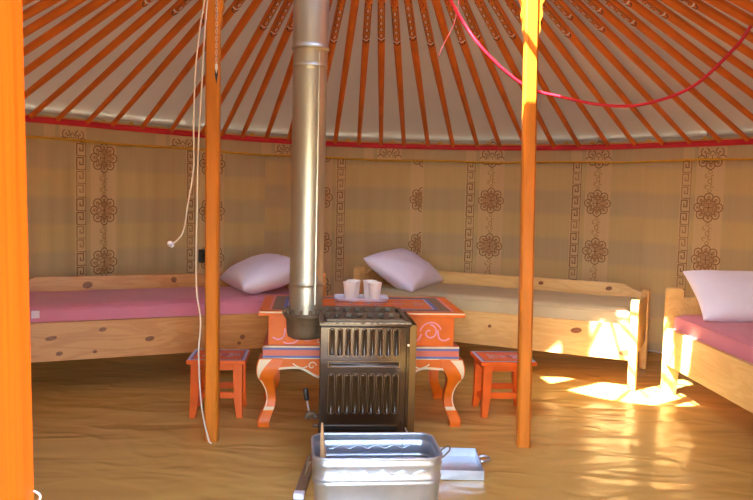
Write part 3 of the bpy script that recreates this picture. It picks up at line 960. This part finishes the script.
# ------------------------------------------------------------------ stools
def stool(label, loc, rz):
    t = thing('low_stool', label, 'stool', loc, rz, 'painted low stools')
    w, d, h = .1425, .133, .288
    b = MB()
    b.box((-w, -d, h-.020), (w, d, h), 'stool_paint', bevel=.004)
    f = lambda x, y: Vector((x, y, h+.001))
    rectline(b, .011, .011, .014, 'bluewhite', f, w, d); rectline(b, .022, .022, .006, 'blue', f, w, d)
    f4 = lambda x, y: Vector((x, y, h+.0014))
    for k in range(3):
        cx_ = -.062+.062*k
        for q in (-1, 1):
            b.ribbon(spiral((cx_, q*.034), .004, .022, .4, .4+q*5.8, 20), .0085, f4, 'bluewhite' if k != 1 else 'pinkline')
            b.ribbon(spiral((cx_+.028, q*.018), .003, .014, 2, 2-q*5, 14), .007, f4, 'blue' if k == 1 else 'bluewhite')
        b.ellipse((cx_, 0), .012, .010, f4, 'pinkline' if k != 1 else 'bluewhite')
    b.build('seat', t)
    b = MB()
    aw, ad = w-.024, d-.022
    for s in (-1, 1):
        b.box((-aw+.02, min(s*ad, s*(ad-.014)), h-.052), (aw-.02, max(s*ad, s*(ad-.014)), h-.019), 'stool_paint')
        b.box((min(s*aw, s*(aw-.014)), -ad+.02, h-.052), (max(s*aw, s*(aw-.014)), ad-.02, h-.019), 'stool_paint')
    b.build('apron', t, bevel=.002)
    for sx in (-1, 1):
        for sy in (-1, 1):
            b = MB()
            rows = []
            for z, o, q in ((h-.019, .019, .045), (.16, .018, .043), (.09, .017, .040), (0, .014, .030)):
                ox, oy = sx*(w-o), sy*(d-o)
                rows.append([Vector((ox, oy, z)), Vector((ox-sx*q, oy, z)), Vector((ox-sx*q, oy-sy*q, z)), Vector((ox, oy-sy*q, z))])
            V = b.quadgrid(rows, 'stool_paint', closed_u=True, smooth=False)
            b.faces([b.bm.faces.new(V[0]), b.bm.faces.new(V[-1])], 'stool_paint')
            b.build('leg', t, bevel=.002)
    for s in (-1, 1):
        b = MB()
        b.box((-aw+.02, min(s*ad, s*(ad-.018))-s*.006, .095), (aw-.02, max(s*ad, s*(ad-.018))-s*.006, .125), 'stool_paint')
        b.build('stretcher', t, bevel=.002)
        b = MB()
        b.box((min(s*aw, s*(aw-.018))-s*.006, -ad+.02, .065), (max(s*aw, s*(aw-.018))-s*.006, ad-.02, .09), 'stool_paint')
        b.build('stretcher', t, bevel=.002)
    return t
stool('low red-orange painted stool standing behind the post with strings', (-.773, 3.754, 0), .083)
stool('low red-orange painted stool standing between the table and the sunlit post', (.6655, 3.878, 0), .087)

# ------------------------------------------------------------------ tray and cups on the table
ZT = TH+.002
ty_ = thing('serving_tray', 'small white tray with four paper cups on the orange table', 'tray', (-.074, 3.950, ZT), .06)
b = MB()
def rrect(hx, hy, r, n=5):
    out = []
    for cx_, cy_, a0 in ((hx-r, hy-r, 0), (-hx+r, hy-r, PI/2), (-hx+r, -hy+r, PI), (hx-r, -hy+r, 1.5*PI)):
        for k in range(n+1):
            a = a0+PI/2*k/n; out.append((cx_+r*math.cos(a), cy_+r*math.sin(a)))
    return out
rows = []
for g_, z in ((-.012, .0), (0, .004), (.004, .016), (.007, .017), (.004, .018), (-.003, .006), (-.016, .004)):
    rows.append([Vector((x, y, z)) for x, y in rrect(.134+g_, .088+g_, .03)])
V = b.quadgrid(rows, 'tray', closed_u=True)
b.faces([b.bm.faces.new(V[0][::-1]), b.bm.faces.new(V[-1])], 'tray')
b.build('tray_body', ty_)
def cup(label, x, y):
    t = thing('paper_cup', label, 'cup', (x, y, ZT+.0045), 0, 'paper cups on the tray')
    b = MB()
    b.lathe([(.0, .003), (.026, .003), (.027, .0), (.0275, .0), (.0365, .088), (.038, .090), (.0385, .092), (.0375, .094)], 'cup', 24)
    b.build('cup_body', t)
    b = MB()
    b.lathe([(.0374, .0945), (.0355, .090), (.0352, .086), (.027, .006), (.0, .006)], 'cup_in', 24)
    b.build('cup_lining', t)
cup('front left paper cup on the white tray, nearer the stovepipe', -.131, 3.905)
cup('front right paper cup on the white tray, the one before the pillow', -.005, 3.915)
cup('back left paper cup on the white tray, mostly hidden behind another', -.117, 3.985)
cup('back right paper cup on the white tray, mostly hidden behind another', -.030, 3.993)

# ------------------------------------------------------------------ stove
SX, SY, SA = -.055, 3.245, .086
sv = thing('wood_stove', 'glossy brown enamel ger stove with ribbed front panel, before the orange table', 'stove', (SX, SY, 0), SA)
sw, sd = .182, .205
b = MB()
b.box((-sw+.004, -sd+.004, .085), (sw-.004, sd, .575), 'enamel', bevel=.012)
b.build('body', sv)
b = MB()
b.box((-sw, -sd-.004, .10), (sw, -sd+.008, .572), 'enamel', bevel=.004)
def capsule(b, cx_, z0, z1, w, h, yb, m, horiz=False):
    N = 8
    rows = []
    for (k, dy) in ((1.0, 0), (.90, h*.7), (.68, h), (.42, h*.72), (.15, h*.45)):
        pr = []
        r = w*k
        for j in range(N+1):
            a = PI*j/N; pr.append((r*math.cos(a), (z1-w)+r*math.sin(a)))
        for j in range(N+1):
            a = PI+PI*j/N; pr.append((r*math.cos(a), (z0+w)+r*math.sin(a)))
        if horiz: rows.append([Vector((cx_+zz, yb-dy, xx)) for xx, zz in pr])
        else: rows.append([Vector((cx_+xx, yb-dy, zz)) for xx, zz in pr])
    V = b.quadgrid(rows, m, closed_u=True)
    b.faces([b.bm.faces.new(V[-1])], m, True)
yb = -sd-.0038
for k in range(9):
    x = -.133+.0325*k
    capsule(b, x, .450, .566, .0118, .008, yb, 'enamel')
    capsule(b, x, .215, .380, .0118, .008, yb, 'enamel')
    for za, zb in ((.450, .566), (.215, .380)):
        o_ = [(x+.0128*math.cos(PI*j/8), zb-.0118+.0128*math.sin(PI*j/8)) for j in range(9)]+[(x-.0128*math.cos(PI*j/8), za+.0118-.0128*math.sin(PI*j/8)) for j in range(9)]
        b.ribbon(o_, .0022, lambda u, z: Vector((u, yb-.0006, z)), 'edge_glint', closed=True)  # lighter outline paints the highlight round each embossed rib
for z in (.42,):
    rows = []
capsule_bar = MB()
def hbar(b, x0, x1, z, w, h, m):
    N = 8; rows = []
    for (k, dy) in ((1.0, 0), (.90, h*.7), (.68, h), (.42, h*.72), (.15, h*.45)):
        r = w*k; pr = []
        for j in range(N+1):
            a = -PI/2+PI*j/N; pr.append(((x1-w)+r*math.cos(a), z+r*math.sin(a)))
        for j in range(N+1):
            a = PI/2+PI*j/N; pr.append(((x0+w)+r*math.cos(a), z+r*math.sin(a)))
        rows.append([Vector((a, yb-dy, c)) for a, c in pr])
    V = b.quadgrid(rows, m, closed_u=True)
    b.faces([b.bm.faces.new(V[-1])], m, True)
capsule_bar.bm.free()
hbar(b, -.145, .141, .418, .0105, .008, 'enamel')
b.ribbon([(-.147, .4065), (.143, .4065), (.143, .4295), (-.147, .4295)], .0022, lambda u, z: Vector((u, yb-.0006, z)), 'edge_glint', closed=True)  # painted highlight round the cross bar
b.build('front_panel', sv)
b = MB()
b.box((-sw+.02, -sd-.0065, .150), (sw-.045, -sd-.0035, .166), 'dark')  # dark strip painted in for the shade inside the slot
b.box((-sw+.02, -sd-.0085, .163), (sw-.045, -sd-.0035, .168), 'edge_glint')
b.build('air_slot', sv)
b = MB()
b.box((sw-.014, -sd-.012, .10), (sw+.0, -sd-.003, .575), 'enamel', bevel=.003)
b.box((sw+.001, -sd-.002, .085), (sw+.028, -sd+.002, .580), 'brass')
b.box((sw+.024, -sd-.002, .085), (sw+.028, sd, .580), 'brass')
for z in (.115, .50):
    b.tube([(sw-.006, -sd-.014, z), (sw-.006, -sd-.011, z)], .005, 'steel')
b.build('side_shield', sv)
# cooking top: cast plate with slanted slots
b = MB()
b.box((-sw-.004, -sd-.010, .574), (sw+.006, -sd+.020, .592), 'enamel', bevel=.003)
b.ribbon([(-sw-.002, .588), (sw+.004, .588)], .007, lambda x, z: Vector((x, -sd-.0115, z)), 'chip')
b.box((-sw-.004, -sd+.018, .574), (-sw+.016, sd, .592), 'cast_iron', bevel=.003)
b.box((sw-.014, -sd+.018, .574), (sw+.006, sd, .592), 'cast_iron', bevel=.003)
b.box((-sw+.014, sd-.03, .574), (sw-.012, sd, .592), 'cast_iron', bevel=.003)
b.box((-sw+.014, -sd+.018, .572), (sw-.012, sd-.03, .578), 'dark')  # dark sheet stands in for the shaded inside under the grate
b.build('top_plate', sv)
b = MB()
xa, xb = -sw+.022, sw-.02
ya, yb2 = -sd+.03, sd-.04
for k in range(3):
    y = ya+(yb2-ya)*k/2
    b.box((xa, y-.014, .578), (xb, y+.014, .600), 'cast_iron', bevel=.003)
for r_ in range(2):
    y0_ = ya+(yb2-ya)*r_/2; y1_ = ya+(yb2-ya)*(r_+1)/2
    for k in range(7):
        x = xa+.008+(xb-xa-.05)*k/6
        b.prism([(x, y0_), (x+.021, y0_), (x+.040, y1_), (x+.019, y1_)], lambda a, c, z: Vector((a, c, z)), .578, .598, 'cast_iron')
b.build('cooking_grate', sv)
# legs
for sx in (-1, 1):
    for sy in (-1, 1):
        b = MB()
        b.box((sx*(sw-.025)-.017, sy*(sd-.03)-.017, 0), (sx*(sw-.025)+.017, sy*(sd-.03)+.017, .09), 'enamel', bevel=.004)
        b.build('leg', sv)
# shaker lever on the left side
b = MB()
lx = -sw-.035; ly = -sd+.06
b.tube([(-sw+.01, ly, .185), (lx, ly, .185)], .012, 'cast_iron')
b.tube([(-sw+.01, ly-.01, .150), (lx+.012, ly-.01, .150)], .009, 'cast_iron')
b.tube([(lx-.012, ly, .18), (lx-.002, ly-.006, .20), (lx+.016, ly-.004, .192)], .013, 'cast_iron', smooth_path=4)
lev = b.build('lever', sv)
b = MB()
b.tube([(lx-.001, ly-.004, .19), (lx-.014, ly-.004, .262)], .0042, 'steel')
b.build('rod', lev)
b = MB()
b.tube([(lx-.013, ly-.004, .255), (lx-.015, ly-.004, .268), (lx-.019, ly-.004, .295), (lx-.021, ly-.004, .305)], lambda t: .007+.005*math.sin(PI*min(1, .25+t*.7)), 'black_plastic', n=12, smooth_path=4)
b.build('grip', lev)
# cast outlet for the flue, on the left towards the back
inv = Matrix.Rotation(-SA, 4, 'Z')
fp = inv @ (Vector((-.306, 3.335, 0))-Vector((SX, SY, 0)))
PXY = (-.306, 3.335)
b = MB()
b.lathe([(.0, .468), (.066, .468), (.078, .476), (.083, .50), (.086, .555), (.094, .560), (.098, .566), (.098, .574), (.092, .579), (.080, .579), (.072, .570)], 'cast_iron', 36, (fp.x, fp.y, 0))
for k in range(14):
    a = 2*PI*k/14
    b.box((-.006, -.004, 0), (.006, .005, .024), 'cast_iron', Matrix.Translation((fp.x+.087*math.cos(a), fp.y+.087*math.sin(a), .574)) @ Matrix.Rotation(a+PI/2, 4, 'Z'), bevel=.002)
b.box((fp.x+.05, fp.y-.065, .478), (-sw+.01, fp.y+.065, .588), 'cast_iron', bevel=.01)
for k in range(4):
    b.box((-sw-.022+.010*k, fp.y-.078, .580), (-sw-.016+.010*k, fp.y+.06, .600), 'cast_iron', bevel=.002)
b.tube([(fp.x-.098, fp.y-.01, .572), (fp.x-.098, fp.y-.01, .595)], .005, 'cast_iron')
b.build('flue_outlet', sv)

# stovepipe
sp = thing('stovepipe', 'tall bright steel stovepipe rising from the stove to the roof crown', 'stovepipe', (PXY[0], PXY[1], .5735))
b = MB()
z0 = .571
r = .0735
prof = [(r*.97, 0)]
prof += [(r*.985, .04), (r, .045), (r, .055), (r, .118), (r, .128), (r+.003, .131), (r+.003, .135), (r, .138), (r, .150), (r, .6), (r, 1.056), (r, 1.069)]
prof += [(r+.003, 1.072), (r+.003, 1.077), (r, 1.080), (r, 1.090), (r, 1.155)]
b.lathe(prof, 'pipe', 48)
b.build('lower_pipe', sp)
b = MB()
r2 = r+.0035
b.lathe([(r-.002, 1.145), (r2+.003, 1.146), (r2+.005, 1.152), (r2+.003, 1.158), (r2, 1.163), (r2, 1.175), (r2, 1.8), (r2, 2.5)], 'pipe', 48)
b.build('upper_pipe', sp)
b = MB()   # folded lengthwise seam
b.box((.042, -r*.80-.0035, .05), (.047, -r*.80+.004, 1.13), 'pipe')
b.ellipse((0, 0), .004, .004, lambda u, z: Vector((u-.004, -r-.0008, .905+z)), 'galv', n=10)
b.build('lock_seam', sp)

# ------------------------------------------------------------------ galvanised tub with stick
TBX, TBY, TBA = .012, 2.470, .10
tub = thing('metal_tub', 'dented galvanised tub with wavy embossing on the floor before the stove', 'tub', (TBX, TBY, 0), TBA)
HX, HY, HZ = .208, .128, .272
b = MB()
def tub_ring(z, g):
    k = .93+.07*z/HZ
    return [Vector((x, y, z+(.004*noise.noise((x*9, y*9, 3)) if z > .2 else 0))) for x, y in rrect(HX*k+g, HY*k+g, .045, 6)]
zs = [(0, -.012), (.006, -.003), (.012, 0), (.10, 0), (.185, 0), (.190, .0035), (.195, 0), (.200, 0), (.204, .0035), (.209, 0), (.245, 0), (.250, .003), (.256, 0), (HZ, 0)]
V = b.quadgrid([tub_ring(z, g) for z, g in zs], 'galv', closed_u=True)
b.faces([b.bm.faces.new(V[0][::-1])], 'galv')
V = b.quadgrid([tub_ring(z, g-.003) for z, g in zs[1:]], 'galv', closed_u=True)
b.faces([b.bm.faces.new(V[0])], 'galv')
b.build('tub_body', tub, fix=False)
b = MB()
def tubside(a, z, s, g):   # long sides, s=-1 front, +1 back
    k = .93+.07*z/HZ
    return Vector((a, s*(HY*k+g), z))
for s, g in ((-1, .0015), (1, -.0035)):
    b = MB()
    pts = []
    for k in range(81):
        a = -.15+.30*k/80
        pts.append(tubside(a, .2275+.006*math.sin(a*2*PI/.062), s, g))
    b.tube(pts, .0028, 'galv', n=6)
    b.build('wavy_bead', tub)
b = MB()
b.tube([p+Vector((0, 0, 0)) for p in tub_ring(HZ, -.001)], .0052, 'galv', n=8, closed=True)
b.build('rolled_rim', tub)
for s, pts in ((1, [(HX-.002, -.01, .235), (HX+.010, -.012, .258), (HX+.036, -.006, .272), (HX+.044, .004, .255), (HX+.022, .012, .228), (HX-.004, .014, .215)]),
               (-1, [(-HX+.004, -.028, .235), (-HX-.012, -.03, .225), (-HX-.022, -.02, .19), (-HX-.020, .01, .185), (-HX-.012, .03, .225), (-HX+.004, .028, .235)])):
    b = MB(); b.tube(pts, .0028, 'cast_iron', smooth_path=6); b.build('handle', tub)
b = MB()   # sheet seam and a little wire latch inside the back
b.box((.105, HY*.97-.0055, .03), (.108, HY*.97-.0015, HZ-.004), 'steel')
b.build('sheet_seam', tub)

b = MB()
c_, s_ = math.cos(TBA), math.sin(TBA)
b.tube([local((TBX, TBY, 0), TBA, (-.165, -.03, .012)), local((TBX, TBY, 0), TBA, (-.170, .01, .16)), local((TBX, TBY, 0), TBA, (-.176, .055, .335))], lambda t: .021*(1-t)**.8+.0035, 'stick', n=6)
tag(b.build('split_stick'), 'pale split stick standing in the left end of the tub', 'stick')

b = MB()
b.tube([(.1345, 3.020, .165), (.136, 2.985, .168), (.146, 2.980, .150), (.138, 2.985, .132), (.132, 3.0, .138)], .003, 'steel', smooth_path=5)
o = b.build('door_latch'); o.parent = sv; o.matrix_parent_inverse = (Matrix.Translation((SX, SY, 0)) @ Matrix.Rotation(SA, 4, 'Z')).inverted()

# ash pan right of the tub
ap = thing('ash_pan', 'shallow galvanised ash pan with end handle on floor right of the tub', 'ash pan', (.313, 3.032, 0), .0)
b = MB()
ax_, ay_, ah = .129, .135, .040
rows = []
for g, z in ((-.004, 0), (0, .003), (0, ah), (-.003, ah), (-.004, .005)):
    rows.append([Vector((sx*(ax_+g), sy*(ay_+g), z)) for sx, sy in ((-1, -1), (1, -1), (1, 1), (-1, 1))])
V = b.quadgrid(rows, 'galv', closed_u=True, smooth=False)
b.faces([b.bm.faces.new(V[0][::-1]), b.bm.faces.new(V[-1])], 'galv')
b.build('pan', ap)
b = MB()
b.tube([(ax_, .05, .030), (ax_+.022, .052, .036), (ax_+.042, .038, .034), (ax_+.040, .016, .031), (ax_+.018, .008, .029), (ax_, .010, .028)], .0055, 'galv', smooth_path=5)
b.build('handle', ap)

# flat board strip left of the tub
bs = thing('wood_offcut', 'grey-brown offcut board with a pale end lying left of the tub', 'board', (-.2525, 2.86, 0), -.03)
b = MB(); b.box((-.02, -.16, 0), (.018, .21, .022), 'taupe', bevel=.003); b.build('board', bs)
b = MB(); b.box((-.021, -.192, -.0), (.019, -.158, .024), 'tray', bevel=.004); b.build('pale_end', bs)

# ------------------------------------------------------------------ cords
def cord(name, label, pts, r, m, k=8):
    b = MB(); b.tube(pts, r, m, n=6, smooth_path=k)
    return tag(b.build(name), label, 'cord')
RED = [(.02, 3.02, 2.40), (.285, 3.50, 2.03), (.452, 3.52, 1.79), (.662, 3.55, 1.625), (.842, 3.55, 1.575), (1.03, 3.53, 1.541), (1.20, 3.50, 1.546), (1.402, 3.46, 1.625), (1.572, 3.44, 1.796), (1.628, 3.42, 1.888)]
cord('red_rope', 'thick red rope sagging across the roof to the right past the sunlit post', RED, .0078, 'red_cord')['category'] = 'rope'
cord('pink_string', 'short pale pink string dangling by the red cord', [(.350, 3.78, 2.134), (.372, 3.78, 2.067), (.350, 3.78, 1.945), (.30, 3.78, 1.84), (.281, 3.78, 1.787)], .0024, 'pink_cord')
wc = thing('white_string', 'thin white string with knotted loose end, left of the orange post', 'string', (-.76, 3.2, 0), 0, 'white strings by the left post')
off = Vector((.76, -3.2, 0))
b = MB()
b.tube([Vector(p)+off for p in [(-.700, 3.22, 2.2), (-.728, 3.20, 1.93), (-.752, 3.20, 1.78), (-.770, 3.20, 1.60), (-.776, 3.20, 1.40), (-.775, 3.20, 1.20), (-.797, 3.20, 1.05), (-.815, 3.20, .935), (-.840, 3.20, .895), (-.862, 3.20, .878)]], .0035, 'white_cord', n=6, smooth_path=6)
b.build('string', wc)
b = MB()
b.tube([Vector(p)+off for p in [(-.862, 3.20, .878), (-.870, 3.195, .884), (-.876, 3.20, .876), (-.868, 3.205, .868), (-.860, 3.20, .874), (-.868, 3.19, .882)]], .0075, 'tray', n=6, smooth_path=4)
b.build('knot', wc)
b = MB()
for q in range(2):
    b.tube([Vector((-.735+q*.02+.03*math.sin(k*1.3+q), 3.20, 1.93+.06*math.sin(k*.9+q)+.02*k-.05)) +off for k in range(9)], .0025, 'white_cord', n=5, smooth_path=5)
b.build('tangle', wc)
o = cord('white_string', 'long thin white string hanging beside the orange post down to the floor',
     [(-.70, 3.22, 2.2), (-.735, 3.22, 1.80), (-.748, 3.22, 1.55), (-.760, 3.22, 1.30), (-.764, 3.22, 1.0), (-.764, 3.22, .70), (-.745, 3.22, .55), (-.752, 3.22, .40), (-.738, 3.22, .18), (-.712, 3.24, .03), (-.700, 3.25, .004)], .0035, 'white_cord')
o['category'] = 'string'; o['group'] = 'white strings by the left post'
o = cord('white_string', 'short thin white string hanging down just behind the orange post',
     [(-.70, 3.38, 2.2), (-.722, 3.38, 1.9), (-.738, 3.38, 1.55), (-.745, 3.38, 1.30), (-.740, 3.38, 1.10), (-.728, 3.38, .99)], .003, 'white_cord')
o['category'] = 'string'; o['group'] = 'white strings by the left post'

# black socket box on the wall
sb = thing('socket_box', 'small black socket box on the curtain behind the post with strings', 'socket', tuple(wallpt(-33.6, .565, RC-.012)), math.radians(33.6))
b = MB(); b.box((-.045, -.035, 0), (.045, .012, .098), 'black_plastic', bevel=.006); b.build('box', sb)
b = MB(); b.lathe([(.0, .002), (.026, .002), (.030, .0)], 'dark', 16)
for q in b.bm.verts: q.co = Vector((q.co.x, -.0355-q.co.z, .049+q.co.y))
b.build('socket_face', sb)

# ------------------------------------------------------------------ light
sun = bpy.data.lights.new('sun', 'SUN'); sun.energy = 60.0; sun.angle = math.radians(.6); sun.color = (1, .99, .95)
so = bpy.data.objects.new('sun', sun); C.objects.link(so)
sdir = Vector((.64, .50, -1)).normalized()
so.rotation_euler = sdir.to_track_quat('-Z', 'Y').to_euler()
so.location = (-3, -3, 5)
w = bpy.data.worlds.new('sky'); sc.world = w; w.use_nodes = True
nt = w.node_tree; bg = nt.nodes['Background']
sky = nt.nodes.new('ShaderNodeTexSky'); sky.sky_type = 'NISHITA'; sky.sun_disc = False
sky.sun_elevation = math.radians(48.6); sky.sun_rotation = math.atan2(-sdir.x, -sdir.y)
nt.links.new(sky.outputs['Color'], bg.inputs['Color']); bg.inputs['Strength'].default_value = 4.1
def portal(loc, rot, sx, sy):
    l = bpy.data.lights.new('daylight_portal', 'AREA'); l.shape = 'RECTANGLE'; l.size = sx; l.size_y = sy
    l.cycles.is_portal = True
    o = bpy.data.objects.new('daylight_portal', l); C.objects.link(o); o.location = loc; o.rotation_euler = rot
portal((.045, .64, .75), (PI/2, 0, PI), .75, 1.45)
portal((KX, KY, KZ+.2), (0, 0, 0), 1.3, 1.3)

# ------------------------------------------------------------------ camera
cam = bpy.data.cameras.new('camera'); cam.sensor_width = 36; cam.lens = 36*FX/753; cam.clip_start = .05
co = bpy.data.objects.new('camera', cam); C.objects.link(co)
co.matrix_world = Matrix.Translation((0, 0, CAMH)) @ Matrix.Rotation(PI/2-PITCH, 4, 'X') @ Matrix.Rotation(ROLL, 4, 'Z')
sc.camera = co
sc.view_settings.view_transform = 'Standard'; sc.view_settings.look = 'None'
sc.view_settings.gamma = 1.0; sc.view_settings.use_curve_mapping = False
sc.view_settings.exposure = 0.32
sc.cycles.max_bounces = 12; sc.cycles.diffuse_bounces = 8; sc.cycles.glossy_bounces = 5
sc.cycles.sample_clamp_indirect = 8.0
